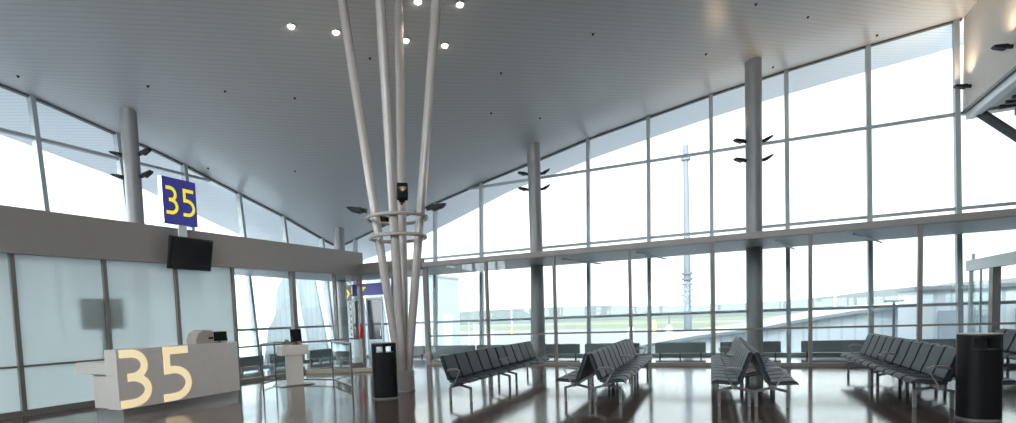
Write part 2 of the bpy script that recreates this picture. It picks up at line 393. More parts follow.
# ------------------------------------------------------------------ left wall: taupe fascia over frosted panels, then clear glass
def fz(Y): t = (Y - 5.6) / 11.1; return 3.16 + .16 * t, 4.06 + .11 * t
mb = MB(); a = fz(-10); b = fz(16.85)
mb.add([(-12.62, -10, a[0]), (-12.38, -10, a[0]), (-12.38, 16.85, b[0]), (-12.62, 16.85, b[0]), (-12.62, -10, a[1]), (-12.38, -10, a[1]), (-12.38, 16.85, b[1]), (-12.62, 16.85, b[1])],
       [(0, 3, 2, 1), (4, 5, 6, 7), (0, 1, 5, 4), (1, 2, 6, 5), (2, 3, 7, 6), (3, 0, 4, 7)])
structure(mb.build('wall_left', m_fascia))
w4 = structure(empty('window_4', (XI, 0, 0)))
PY = [5.72 - 1.72 * k for k in range(10)][::-1] + [7.45, 9.18, 10.92]
for Y in PY: wpart(MB().box(XI - .04, XI + .07, Y - .04, Y + .04, 0, 3.3), 'post', m_post, w4)
for i in range(len(PY) - 1):
    a, b = PY[i] + .05, PY[i + 1] - .05
    for lo, hi in ((.12, .96), (1.0, 3.25)): wpart(MB().box(XI - .012, XI + .012, a, b, lo, hi), 'frosted_pane', m_frost, w4)
    wpart(MB().box(XI - .03, XI + .05, a, b, .96, 1.0), 'transom', m_post, w4)
    wpart(MB().box(XI - .05, XI + .07, a, b, 0, .12), 'sill', m_post, w4)
w5 = structure(empty('window_5', (XI, 12, 0)))
for Y, w_ in ((13.25, .16), (15.3, .06)): wpart(MB().box(XI - .07, XI + .07, Y - w_ / 2, Y + w_ / 2, 0, 3.3), 'post', m_post, w5)
wpart(MB().box(XI - .03, XI + .03, 10.97, 16.6, .985, 1.035), 'transom', m_post, w5)
wpart(MB().box(XI - .05, XI + .05, 10.97, 16.6, 0, .1), 'sill', m_post, w5)
for a, b in ((10.97, 13.17), (13.33, 15.27), (15.33, 16.6)):
    for lo, hi in ((.1, .985), (1.035, 3.28)): wpart(MB().box(XI - .006, XI + .006, a, b, lo, hi), 'pane', m_glass_in, w5)
o = MB().box(-12.56, -12.42, 16.64, 16.8, 0, 3.4).build('trim_4', m_post); structure(o)

# ------------------------------------------------------------------ round columns in the corridor
def column(x, y, label, r=.29):
    t = tag(empty('round_column', (x, y, 0)), label, 'column', 'round columns in the corridor')
    zt = cz(x, y) + .1
    sh = MB().lathe([(r, 0), (r, zt)], n=32).build('shaft', m_col, t)
    MB().lathe([(r + .03, 0), (r + .03, .08), (r + .005, .1)], n=32).build('base_collar', m_steel, t)
    return t
column(.64, 19.55, 'thick grey round column right of centre, rising behind the third bench', .235)
column(-6.49, 19.55, 'grey round column behind the far end of the first bench', .235)
column(-15.35, 10.17, 'grey round column rising behind the taupe fascia left of the blue sign', .215)
column(-15.55, 19.5, 'short grey round column in the low far corner', .24)

def floodlight(p, az, label, tilt=.35, s=1.0, warm=0, target=None):
    """flat black uplighter on a short arm; az = direction it sticks out"""
    t = tag(empty('floodlight', p, az), label, 'floodlight', 'black floodlights on the columns')
    MB().bar((0, 0, 0), (.16 * s, 0, .02), .05, .09).build('arm', m_dark, t)
    MB().tube([(.12 * s, -.06, .02), (.12 * s, .06, .02)], .045 * s, 10).build('joint', m_dark, t)
    c, sn = math.cos(tilt), math.sin(tilt)
    f = lambda p_, q_, y: (.14 * s + p_ * c - q_ * sn, y, .03 + p_ * sn + q_ * c)
    MB().prism([(0, -.07 * s), (.10 * s, -.12 * s), (.40 * s, -.05 * s), (.50 * s, .03 * s), (.42 * s, .05 * s), (.02, .05 * s)], f, -.16 * s, .16 * s).build('housing', m_dark, t, bevel=.01)
    o = MB().prism([(.06 * s, .052 * s), (.40 * s, .052 * s), (.40 * s, .057 * s), (.06 * s, .057 * s)], f, -.13 * s, .13 * s).build('lens', m_dark, t)
    if warm:
        l = bpy.data.lights.new('floodlight_beam', 'SPOT'); l.energy = warm; l.color = (1, .72, .45); l.spot_size = 2.6; l.spot_blend = 1; l.shadow_soft_size = .03
        lo = bpy.data.objects.new('floodlight_beam', l); COL.objects.link(lo); lo.parent = t
        lo.location = (.35 * s, 0, .25 * s); lo.rotation_euler = (math.pi, .5, 0)
    return t
# camera-right direction in plan: (0.90, 0.44)
azr = math.atan2(.44, .90); azl = azr + math.pi
def col_floods(x, y, r, zs, what, warm=(0, 0)):
    for i, z in enumerate(zs):
        for s_, az, w in ((0, azl, 'left'), (1, azr, 'right')):
            floodlight((x + math.cos(az) * r, y + math.sin(az) * r, z), az, f"{'upper' if i == 0 else 'lower'} {w} black floodlight on the {what}", .15 if s_ == 0 else .4, .62, warm[0] if i == 0 else 0)
col_floods(.64, 19.55, .22, (6.72, 6.14), 'thick column right of centre', (28, 0))
col_floods(-6.49, 19.55, .22, (6.78, 6.22), 'column behind the first bench', (0, 0))
col_floods(-15.35, 10.17, .20, (6.60, 5.97), 'column behind the fascia', (0, 0))
for p, lab in (((6.1, 18.0, 7.60), 'black floodlight high on the pale right wall, the one nearer the picture edge'), ((6.1, 20.55, 7.58), 'black floodlight on the pale right wall beside the last tall mullion')):
    floodlight(p, math.pi, lab, .12, .62, 75)

# ------------------------------------------------------------------ branching tube column in the hall
PC = Vector((-6.72, 10.5, 0))
t = tag(empty('branching_column', PC), 'pale four-tube branching column splaying up to the ceiling from a round base', 'column')
MB().lathe([(.23, 0), (.235, .02), (.235, .46), (.21, .48)], n=32).build('base_drum', m_pylon, t)
MB().lathe([(.26, 0), (.26, .025)], n=32).build('floor_ring', m_steel, t)
rv = Vector((.90, .44, 0)); fv = Vector((-.44, .90, 0))
for nm, dv, k in (('l', -rv * 1.0 + fv * .1, 1.0), ('r', rv * 1.0 - fv * .1, 1.09), ('f', -fv - rv * .04, 1.0), ('b', fv + rv * .16, .9)):
    dv = dv.normalized(); top = PC + dv * 1.08 * k; zt = cz(top.x, top.y) + .1
    b0 = dv * .10 + Vector((0, 0, .42)); b1 = dv * (.10 + (1.05 * k - .10) * (zt - .42) / (9.0 - .42)) + Vector((0, 0, zt))
    MB().tube([b0, (b0 + b1) / 2, b1], .092, 16, r2=.108).build('tube', m_pylon, t)
for z in (3.88, 3.45):
    r = .50 + (z - 3.5) * .11 + .13
    MB().tube([(math.cos(a) * r, math.sin(a) * r, z) for a in (2 * math.pi * k / 48 for k in range(48))], .04, 8, closed=True).build('ring', m_pylon, t)
    mb = MB()
    for dv in (-rv, rv, fv, -fv):
        a = dv * (r - .24) + Vector((0, 0, z)); mb.bar(a, dv * r + Vector((0, 0, z)), .05, .05)
    mb.build('bracket', m_pylon, t)
for dv, dz, lab, tl in ((-rv, .14, 'black floodlight sticking out left from the upper ring of the branching column', .1),
                    (rv, .14, 'black floodlight sticking out right from the upper ring of the branching column', .1),
                    (-fv * .9 + rv * .25, .16, 'black floodlight standing up at the front of the ring of the branching column', 1.2),
                    (fv * .9 - rv * .5, .05, 'black floodlight behind the tubes of the branching column', .3)):
    dv = dv.normalized(); p = PC + dv * .66 + Vector((0, 0, 3.93 + dz)); az = math.atan2(dv.y, dv.x)
    floodlight(p, az, lab, tl, .72, 24)

# ------------------------------------------------------------------ ceiling downlights
DL = [((291, 26), 'round glowing downlight in the ceiling, farthest left of the group'), ((336, 32), 'round glowing downlight just left of the leftmost tube of the branching column'),
      ((406, 40), 'round glowing downlight between the middle and right tubes of the branching column, the lower one'), ((445, 45), 'round glowing downlight right of the right tube, lowest of the group'),
      ((418, 0), 'round glowing downlight cut by the top edge between two tubes'), ((460, 4), 'round glowing downlight farthest right of the group near the top edge')]
LP = [(-9.52, 10.54), (-8.77, 11.29), (-7.5, 12.51), (-6.76, 13.26), (-6.61, 11.65), (-5.82, 12.3)]
for (q, lab), (x, y) in zip(DL, LP):
    z = cz(x, y)
    t = tag(empty('ceiling_downlight', (x, y, z)), lab, 'ceiling light', 'downlights around the branching column')
    MB().lathe([(.10, -.005), (.11, -.015), (.12, -.005), (.12, .05)], n=24).build('trim_ring', m_steel, t)
    MB().lathe([(.01, -.062), (.045, -.056), (.068, -.038), (.08, -.01)], n=24).build('lamp', m_lamp, t)
    l = bpy.data.lights.new('downlight_beam', 'SPOT'); l.energy = 90; l.color = (1, .85, .65); l.spot_size = 1.5; l.spot_blend = .6; l.shadow_soft_size = .1
    lo = bpy.data.objects.new('downlight_beam', l); COL.objects.link(lo); lo.parent = t; lo.location = (0, 0, -.09)
SPR = ((-16.13, 7.89), (-13.97, 9.86), (-12.55, 11.13), (-11.23, 12.42), (-16.26, 13.49), (-13.82, 15.09), (-8.62, 12.48), (-5.96, 15.2), (-6.93, 16.68), (-3.31, 15.3), (-0.64, 18.23), (0.62, 16.8), (1.93, 18.2), (3.93, 20.56), (1.23, 20.5), (-5.74, 18.07))
for x, y in SPR:
    o = MB().lathe([(.03, .04), (.04, 0), (.025, -.02), (.015, -.04)], n=10).build('sprinkler_head', m_black)
    o.location = (x, y, cz(x, y)); tag(o, 'tiny dark sprinkler head on the slatted ceiling', 'sprinkler', 'sprinkler heads on the ceiling')

# ------------------------------------------------------------------ tandem benches
def bez(pts, n=5):
    out = []
    for i in range(len(pts) - 1): out.append(pts[i])
    out.append(pts[-1]); return out
SEAT = [(.18, .405), (.28, .388), (.40, .395), (.50, .415), (.56, .415), (.60, .385), (.61, .40), (.585, .445), (.53, .462), (.42, .452), (.30, .438), (.20, .45)]
BACK = [(.215, .44), (.17, .42), (.115, .58), (.06, .75), (.015, .885), (.035, .905), (.075, .895), (.115, .79), (.165, .64), (.235, .47)]
def add_row(t, sgn, n=10, pitch=.52):
    f = lambda u, z, y: (sgn * u, y, z)
    for k in range(n):
        y = k * pitch + .03 + (.03 if k >= n // 2 else 0); w = pitch - .062
        MB().prism(SEAT, f, y, y + w).build('seat', m_seat, t, bevel=.012)
        MB().prism(BACK, f, y, y + w).build('backrest', m_seat, t, bevel=.012)
    Ln = n * pitch + .06
    mb = MB()   # dark shells that show in the gaps and at the ends
    mb.prism([(.19, .40), (.28, .383), (.58, .405), (.57, .43), (.30, .425), (.20, .435)], f, .01, Ln - .01)
    mb.prism([(.16, .43), (.11, .58), (.01, .88), (.04, .885), (.13, .62), (.20, .45)], f, .01, Ln - .01)
    mb.build('shell', m_edge, t)
    MB().bar(f(.27, .345, -.04), f(.27, .345, Ln + .04), .07, .06).build('beam', m_leg, t, bevel=.008)
    for s in (.32, 2.42, 2.86, Ln - .32):
        mb = MB()
        mb.bar(f(.27, .31, s), f(.05, .255, s), .045, .04); mb.bar(f(.27, .31, s), f(.49, .255, s), .045, .04)
        mb.bar(f(.27, .31, s), f(.27, .36, s), .09, .10)
        mb.build('leg_bracket', m_leg, t)
        for u in (.05, .49): MB().bar(f(u, .275, s), f(u, 0, s), .045, .04).build('leg', m_leg, t)
    for y in (0, n // 2 * pitch + .03, Ln):
        mb = MB().tube([f(.16, .62, y), f(.38, .645, y), f(.43, .625, y), (f(.40, .56, y)), f(.30, .37, y)], .012, 8)
        mb.bar(f(.18, .645, y), f(.36, .66, y), .05, .02)
        mb.build('armrest', m_leg, t)
def bench(loc, yaw, sides, label):
    t = tag(empty('tandem_bench', loc, yaw), label, 'bench', 'dark grey airport benches')
    for s in sides: add_row(t, s)
    if len(sides) == 2:
        for s in (.32, 2.42, 2.86, 4.94): MB().bar((-.06, s, .25), (.06, s, .25), .04, .04).build('link_bar', m_leg, t)
    return t
bench((-5.0, 9.06, 0), math.radians(.6), (1,), 'single-sided row of dark grey seats on steel legs, the leftmost bench')
bench((-2.27, 9.5, 0), math.radians(1.9), (1, -1), 'double-sided back-to-back bench of dark grey seats, second bench from the left')
bench((.30, 9.55, 0), math.radians(1.9), (1, -1), 'double-sided back-to-back bench seen nearly end-on in front of the thick column')
bench((2.96, 10.0, 0), math.radians(1.2), (1, -1), 'double-sided dark grey bench half hidden by the tall black bin on the right')
bench((5.6, 11.4, 0), math.radians(1.0), (1, -1), 'dark grey bench cut by the right picture edge behind the black bin')

# ------------------------------------------------------------------ litter bins with a through opening
def bin_(x, y, rx, ry, h, az, label, half, z0, z1, div=True):
    t = tag(empty('litter_bin', (x, y, 0), az), label, 'bin', 'tall dark litter bins')
    n = 48; pw = 2 / 3.2
    def pt(k, z, s=1.0):
        a = 2 * math.pi * k / n; c, sn = math.cos(a), math.sin(a)
        return (math.copysign(abs(c) ** pw, c) * rx * s, math.copysign(abs(sn) ** pw, sn) * ry * s, z)
    zs = [.03, z0, z1, h]
    opening = set(range(36 - half, 36 + half)) | set(range(12 - half, 12 + half))
    mb = MB()
    for k in range(n):
        for j in range(3):
            if j == 1 and k in opening: continue
            mb.add([pt(k, zs[j]), pt(k + 1, zs[j]), pt(k + 1, zs[j + 1]), pt(k, zs[j + 1]), pt(k, zs[j], .93), pt(k + 1, zs[j], .93), pt(k + 1, zs[j + 1], .93), pt(k, zs[j + 1], .93)],
                   [(0, 1, 2, 3), (7, 6, 5, 4), (0, 4, 5, 1), (2, 6, 7, 3), (1, 5, 6, 2), (3, 7, 4, 0)])
    b = mb.build('body', m_dark, t)
    MB().prism([pt(k, 0, 1.02)[:2] for k in range(n)], lambda p, q, z: (p, q, z), h, h + .015).build('lid', m_leg, t)
    MB().prism([pt(k, 0, 1.015)[:2] for k in range(n)], lambda p, q, z: (p, q, z), 0, .03).build('base_ring', m_leg, t)
    MB().prism([pt(k, 0, .90)[:2] for k in range(n)], lambda p, q, z: (p, q, z), z0 - .03, z0 - .005).build('inner_tray', m_steel, t)
    if div: MB().box(-.03, .03, -ry * .5, ry * .5, z0 - .005, h).build('divider', m_black, t)
    return t
look = lambda x, y: math.atan2(y, x) - math.pi / 2
bin_(-6.50, 9.42, .25, .20, 1.14, look(-6.5, 9.4) + .12, 'tall dark litter bin with small opening, standing left of the branching column base', 5, .96, 1.08)
bin_(2.93, 9.45, .205, .20, 1.13, look(2.95, 9.5) + .55, 'tall black litter bin in the right foreground in front of a bench', 6, .94, 1.09)

# ------------------------------------------------------------------ number strokes
def stroke(paths, f, w, d, name, m, parent):
    """ribbon digits: every path is a polyline in (s, z); f maps (s, z, depth) to 3D; joined end to end in one mesh"""
    mb = MB()
    for pi_, pts in enumerate(paths):
        e_ = .0015 * pi_
        pts = [Vector(p) for p in pts]; L = []; R = []
        for i, p in enumerate(pts):
            a = (pts[i] - pts[i - 1]).normalized() if i else None; b = (pts[i + 1] - pts[i]).normalized() if i < len(pts) - 1 else None
            if a is None: a = b
            if b is None: b = a
            t = (a + b).normalized(); nrm = Vector((-t.y, t.x)); k = 1 / max(.5, nrm.dot(Vector((-a.y, a.x))))
            L.append(p + nrm * w / 2 * k); R.append(p - nrm * w / 2 * k)
        for i in range(len(pts) - 1):
            q = [L[i], R[i], R[i + 1], L[i + 1]]
            mb.add([f(v.x, v.y, 0) for v in q] + [f(v.x, v.y, d + e_) for v in q], [(0, 1, 2, 3), (7, 6, 5, 4), (0, 4, 5, 1), (1, 5, 6, 2), (2, 6, 7, 3), (3, 7, 4, 0)])
    return mb.build(name, m, parent)
def arc(cx, cy, rx, ry, a0, a1, n=18):
    return [(cx + rx * math.cos(math.radians(a0 + (a1 - a0) * k / n)), cy + ry * math.sin(math.radians(a0 + (a1 - a0) * k / n))) for k in range(n + 1)]
def three(w=.6, h=1.0, s=.12):
    # upper bowl and lower bowl meeting in a short middle bar
    x = w - s / 2; m = .52 * h
    up = [(.03, h - s / 2)] + arc(x * .45, (h - s / 2 + m) / 2, x * .46, (h - s / 2 - m) / 2, 90, -90) + [(x * .30, m)]
    lo = [(x * .30, m)] + arc(x * .42, (m + s / 2) / 2, x * .58, (m - s / 2) / 2, 90, -90) + [(0, s / 2)]
    return [up, lo]
def five(w=.6, h=1.0, s=.12):
    m = .575 * h
    return [[(w * .92, h - s / 2), (s * .25, h - s / 2)], [(s * .75, h), (s * .75, m - s / 2)],
            [(s * .3, m)] + arc(w * .36, (m + s / 2) / 2, w * .64 - s / 2, (m - s / 2) / 2, 90, -90) + [(0, s / 2)]]

# ------------------------------------------------------------------ gate desk 35
DX = -10.1
t = tag(empty('gate_desk', (DX - .2, 7.5, 0)), 'long white gate desk with a big glowing 35 across its front', 'desk')
def dp(mb, name, m, **k): o = mb.build(name, m, t, **k); o.matrix_parent_inverse = Matrix.Translation(-Vector(t.location)); return o
dp(MB().box(DX - .36, DX, 6.13, 8.86, .15, 1.26), 'front_body', m_white, bevel=.006)
dp(MB().box(DX - .85, DX - .02, 6.20, 8.80, 0, .15), 'plinth', m_plinth)
dp(MB().box(DX - 1.28, DX - .36, 6.13, 8.2, .80, 1.02), 'worktop', m_white, bevel=.005)
dp(MB().box(DX - .92, DX - .36, 6.22, 6.60, .14, .80), 'pedestal', m_white, bevel=.005)
dp(MB().box(DX - .92, DX - .36, 7.7, 8.1, .14, .80), 'pedestal', m_white, bevel=.005)
fdesk = lambda y0_: (lambda s, z, d: (DX + .002 + d, y0_ + s, .155 + z * 1.10))
for y0_, pths in ((6.15, three(.62, 1.0, .15)), (7.0, five(.64, 1.0, .15))):
    o = stroke(pths, fdesk(y0_), .135, .008, 'lit_digit', m_digit, t); o.matrix_parent_inverse = Matrix.Translation(-Vector(t.location))

# printer and small screen on the desk
t = tag(empty('ticket_printer', (DX - .22, 8.08, 1.26), 0), 'beige-grey ticket printer on top of the long gate desk', 'printer')
MB().prism([(-.22, 0), (.22, 0), (.23, .22), (.18, .29), (-.03, .30), (-.17, .23), (-.23, .1)], lambda p, q, d: (d, p, q), -.16, .16).build('housing', m_printer, t, bevel=.02)
MB().box(.158, .166, .08, .20, .09, .14).build('paper_slot', m_black, t)
MB().box(.158, .164, -.18, -.02, .05, .10).build('front_tray', m_printer, t)
def monitor(name, loc, rz, w, h, tilt, label, standh=.12):
    t = tag(empty(name, loc, rz), label, 'monitor')
    MB().box(-.10, .10, -.12, .12, 0, .015).build('foot', m_black, t)
    MB().bar((0, 0, .01), (0, 0, standh + h * .4), .04, .04).build('stand', m_black, t)
    c, s = math.cos(tilt), math.sin(tilt); f = lambda p, q, y: (.03 + p * c - q * s, y, standh + p * s + q * c)
    MB().prism([(-.015, 0), (.02, 0), (.02, h), (-.015, h)], f, -w / 2, w / 2).build('housing', m_black, t, bevel=.006)
    MB().prism([(.0201, .02), (.022, .02), (.022, h - .02), (.0201, h - .02)], f, -w / 2 + .02, w / 2 - .02).build('screen', m_screen, t)
    return t
monitor('desk_monitor', (DX - .2, 8.55, 1.26), -.35, .34, .22, .25, 'small black screen on the right end of the long gate desk', .03)

# second gate podium
PX2, PY2 = -10.45, 10.95
t = tag(empty('podium_desk', (PX2, PY2, 0), -.45), 'small cream T-shaped podium desk with a black monitor, in front of the glass corner', 'desk')
MB().box(-.20, .20, -.36, .36, .80, 1.06).build('top_box', m_cream, t, bevel=.008)
MB().prism([(-.16, .02), (.20, .02), (.20, .80), (-.16, .80)], lambda p, q, d: (d, p, q), -.16, .16).build('pedestal', m_cream, t, bevel=.006)
MB().box(-.30, .30, -.45, .45, 0, .02).build('base_plate', m_steel, t)
monitor('podium_monitor', (PX2 + .02, PY2 + .12, 1.06), -.45, .30, .34, .12, 'black monitor standing on the small cream podium desk', .08)
t = tag(empty('ticket_scanner', (PX2 - .02, PY2 - .17, 1.06), -.45), 'small dark ticket scanner beside the monitor on the podium desk', 'scanner')
MB().prism([(-.05, 0), (.06, 0), (.06, .03), (.0, .15), (-.04, .15)], lambda p, q, d: (p, d, q), -.05, .05).build('housing', m_rubber, t, bevel=.006)
MB().box(-.09, .09, -.07, .07, 0, .02).build('foot', m_printer, t)

# ------------------------------------------------------------------ glass barrier around the podium
t = tag(empty('glass_barrier', (-9.8, 11, 0)), 'low glass barrier with slim steel handrail around the small podium desk', 'barrier')
pts = [(-10.98, 10.38), (-11.45, 11.30), (-9.55, 11.45), (-8.0, 10.25)]
def bp(mb, name, m): o = mb.build(name, m, t); o.matrix_parent_inverse = Matrix.Translation(-Vector(t.location)); return o
for x, y in pts: bp(MB().tube([(x, y, 0), (x, y, 1.12)], .02, 10), 'post', m_rubber)
for (xa, ya), (xb, yb) in zip(pts, pts[1:]):
    bp(MB().tube([(xa, ya, 1.12), (xb, yb, 1.12)], .022, 10), 'handrail', m_steel)
    bp(MB().bar((xa, ya, .09), (xb, yb, .09), .02, .03), 'bottom_rail', m_rubber)
    bp(MB().bar((xa, ya, .58), (xb, yb, .58), .012, .95), 'glass_panel', m_glass_in)
o = MB().bar((-12.33, 13.5, .07), (-11.0, 14.0, .07), .14, .14).build('threshold_rail', m_beige, bevel=.01); tag(o, 'low beige threshold rail on the floor behind the podium desk', 'rail')
o = MB().bar((-10.98, 14.03, .06), (-9.9, 15.0, .06), .10, .12).build('threshold_rail', m_beige, bevel=.01); tag(o, 'short beige floor rail running on towards the black bin by the branching column', 'rail')

# ------------------------------------------------------------------ blue number sign and hanging screen on the fascia
t = tag(empty('number_sign', (-12.2, 9.2, 4.7), 0), 'square blue gate sign with yellow 35 standing above the fascia', 'sign')
MB().box(-.07, .07, -.45, .45, -.55, .55).build('panel', m_blue, t, bevel=.006)
MB().box(-.075, .06, -.462, -.451, -.56, .56).build('edge_strip', m_steel, t)
for y0_, pths in ((-.39, three(.58, 1.0, .13)), (.06, five(.6, 1.0, .13))):
    stroke(pths, (lambda yy: lambda s, z, d: (.072 + d, yy + s * .55, -.34 + z * .68))(y0_), .12, .008, 'digit', m_yellow, t)
MB().box(-.03, .03, -.05, .16, -.85, -.55).build('bracket', m_portal, t)
t = tag(empty('wall_screen', (-12.25, 9.42, 3.46), 0), 'black flat screen tilted down from the fascia under the blue 35 sign', 'screen')
tl = math.radians(-12); f = lambda p, q, y: (p * math.cos(tl) - q * math.sin(tl) + .08, y, p * math.sin(tl) + q * math.cos(tl))
MB().prism([(-.04, -.40), (.04, -.40), (.04, .40), (-.04, .40)], f, -.60, .60).build('housing', m_black, t, bevel=.008)
MB().prism([(.0405, -.37), (.043, -.37), (.043, .37), (.0405, .37)], f, -.57, .57).build('display', m_screen, t)
MB().box(-.13, .04, -.12, .12, -.1, .12).build('wall_mount', m_rubber, t)
# dim screen behind the frosted glass
t = tag(empty('corridor_screen', (-12.575, 7.36, 2.0)), 'dark square screen blurred behind the frosted glass above the desk', 'screen')
MB().box(-.05, .02, -.46, .46, -.33, .33).build('housing', m_black, t)
MB().box(-.02, .02, -.06, .06, -1.95, -.33).build('stand', m_rubber, t)

# ------------------------------------------------------------------ far corner: doors, signs, lattice post, extinguisher
for i, (xa, xb) in enumerate(((-15.72, -14.86), (-14.72, -13.86))):
    d = structure(empty('door_%d' % (i + 1), ((xa + xb) / 2, 20.15, 0)))
    w_ = (xb - xa) / 2
    mb = MB().box(-w_, -w_ + .07, -.04, .04, 0, 2.66).box(w_ - .07, w_, -.04, .04, 0, 2.66).box(-w_ + .07, w_ - .07, -.04, .04, 2.56, 2.66).box(-w_ + .07, w_ - .07, -.04, .04, 0, .8)
    mb.build('door_frame', m_door, d)
    MB().box(-w_ + .07, w_ - .07, -.01, .01, .8, 2.56).build('door_glass', m_dglass, d)
    MB().bar((w_ - .12, -.07, .95), (w_ - .12, -.07, 1.25), .02, .02).build('handle', m_steel, d)
t = tag(empty('exit_sign_board', (-14.55, 19.95, 3.02)), 'long blue overhead sign board with small yellow marks above the far doors', 'sign')
MB().box(-1.05, 1.05, -.05, .05, -.26, .26).build('panel', m_blue, t)
MB().prism([(-.34, .12), (.02, .12), (.02, .06), (-.06, .06), (-.16, -.10), (-.26, .06), (-.34, .06)], lambda p, q, d: (p, d, q), -.058, -.051).build('arrow_mark', m_yellow, t)
MB().box(-.95, -.72, -.058, -.051, -.18, .18).build('pictogram', m_yellow, t)
for s in (-.8, .8): MB().bar((s, 0, .26), (s, 0, .44), .03, .03).build('hanger', m_steel, t)
t = tag(empty('lattice_post', (-13.25, 17.05, 0)), 'slim white zigzag lattice post with a yellow arrow plate beside the fascia end', 'post')
mb = MB(); zz = [(.07 * (-1) ** k, k * .12) for k in range(28)]
for s in (-.09, .09): MB().bar((s, 0, 0), (s, 0, 3.44), .02, .03).build('upright', m_portal, t)
for (a, z0_), (b, z1_) in zip(zz, zz[1:]): mb.bar((a, 0, z0_ + .05), (b, 0, z1_ + .05), .025, .03)
mb.build('lattice', m_portal, t)
MB().box(-.13, .13, -.05, -.02, 2.42, 2.98).build('arrow_plate', m_black, t)
MB().prism([(-.05, 2.52), (.09, 2.70), (-.05, 2.88), (-.05, 2.79), (.0, 2.70), (-.05, 2.61)], lambda p, q, d: (p, d, q), -.058, -.051).build('arrow', m_yellow, t)
t = tag(empty('fire_extinguisher', (-12.36, 16.50, 1.25), 0), 'red fire extinguisher hung on the brown corner post', 'extinguisher')
MB().lathe([(.05, -.25), (.075, -.22), (.075, .16), (.04, .24), (.02, .27)], n=16).build('cylinder', m_red, t)
MB().bar((0, 0, .26), (.08, -.02, .31), .03, .03).build('valve', m_black, t)
MB().tube([(.03, 0, .28), (.1, 0, .2), (.09, 0, -.05)], .012, 8).build('hose', m_black, t)
t = tag(empty('alarm_box', (-12.43, 16.60, 3.02)), 'small dark red alarm box near the top of the brown corner post', 'alarm')
MB().box(-.07, .07, -.05, .05, -.11, .11).build('housing', mat('dark_red', (.16, .02, .03), .4), t, bevel=.01)
MB().lathe([(.045, 0), (.03, .03)], (0, -.02, .11), 12).build('beacon', m_red, t)

# ------------------------------------------------------------------ convectors along the outer glass
def convector(a, b, axis, label):
    w_ = b - a; c = (a + b) / 2
    t = tag(empty('convector', (c, 20.05, 0) if axis == 0 else (-15.95, c, 0), 0 if axis == 0 else math.pi / 2), label, 'radiator', 'low grey convectors along the outer glass')
    MB().box(-w_ / 2, w_ / 2, -.09, .09, .13, .48).build('casing', m_conv, t, bevel=.01)
    mb = MB()
    for k in range(5): mb.box(-w_ / 2 + .04, w_ / 2 - .04, -.07 + k * .032, -.055 + k * .032, .481, .488)
    mb.build('grille', m_header, t)
    for s in (-w_ / 2 + .15, 0, w_ / 2 - .15): MB().box(s - .02, s + .02, -.05, .05, 0, .13).build('foot', m_rubber, t)
for a, b, lab in ((-13.3, -11.75, 'left of the brown gate post'), (-11.55, -9.40, 'left of the first bench'), (-9.28, -7.15, 'behind the middle of the first bench'), (-7.0, -5.10, 'between the first bench and the second bench'),
                  (-4.88, -2.95, 'behind the near end of the second bench'), (-2.42, -.80, 'in the open gap left of the third bench'), (-.36, 1.39, 'right behind the third bench'), (1.95, 5.75, 'long one behind the fourth bench')):
    convector(a, b, 0, 'low grey convector under the outer glass, ' + lab)
for a, b, lab in ((10.95, 12.9, 'nearest the frosted wall'), (13.15, 15.1, 'second from the frosted wall'), (15.4, 17.3, 'third from the frosted wall'), (17.6, 19.1, 'nearest the far corner')):
    convector(a, b, 1, 'low grey convector along the left glass, ' + lab)

# ------------------------------------------------------------------ portal across the corridor on the right
t = tag(empty('corridor_portal', (6.05, 18.9, 0)), 'white-framed glass portal across the corridor at the right picture edge', 'door frame')
MB().box(-.10, .10, -1.75, 1.32, 2.39, 2.68).build('head_beam', m_portal, t)
MB().box(-.08, .08, -.42, -.18, 0, 2.39).build('pillar', m_post, t)
MB().box(-.04, .04, 1.22, 1.30, 0, 2.39).build('jamb', m_portal, t)
MB().box(-.02, .02, .55, .60, 0, 2.39).build('leaf_stile', m_mull, t)
MB().box(-.008, .008, -.14, 1.2, .05, 2.38).build('glass_leaf', m_glass_in, t)
MB().box(-.02, .02, 1.05, 1.2, 2.68, 2.86).build('closer_box', m_portal, t)

# ------------------------------------------------------------------ steelwork under the right wall
t = tag(empty('roof_brace', (6.3, 20.5, 6.9)), 'dark steel brace and grating under the pale right wall', 'brace')
def rp(mb, name, m): o = mb.build(name, m, t); o.matrix_parent_inverse = Matrix.Translation(-Vector(t.location)); return o
rp(MB().tube([(6.25, 20.6, 6.88), (9.4, 20.6, 3.7)], .12, 12), 'brace_tube', m_header)
mb = MB()
for k in range(14): mb.bar((6.5 + .0 * k, 15.0 + k * .38, 6.72), (9.6, 15.0 + k * .38, 6.72), .10, .10)
rp(mb, 'grating', m_header)
rp(MB().bar((7.0, 14.5, 6.62), (7.0, 20.3, 6.62), .14, .2), 'girder', m_header)
rp(MB().box(7.0, 7.6, 18.2, 18.9, 5.95, 6.6), 'junction_box', m_black)

# corridor roof details: white slanted stays under the slab
for xa, xb, lab in ((-5.0, -4.2, 'left of the second bench'), (-2.62, -2.0, 'above the second bench'), (1.1, 1.75, 'above the third bench'), (2.9, 3.95, 'above the fourth bench')):
    z_ = 3.40
    o = MB().tube([(xa, 17.6, z_ + .02), (xb, 19.9, z_ - .05)], .025, 8).build('ceiling_stay', m_portal)
    tag(o, 'thin white slanted tube under the corridor roof ' + lab, 'tube')

# ------------------------------------------------------------------ outside
gr = MB().box(-1500, 1500, -300, 1500, -4.2, -4.0).build('ground', m_ground); structure(gr)
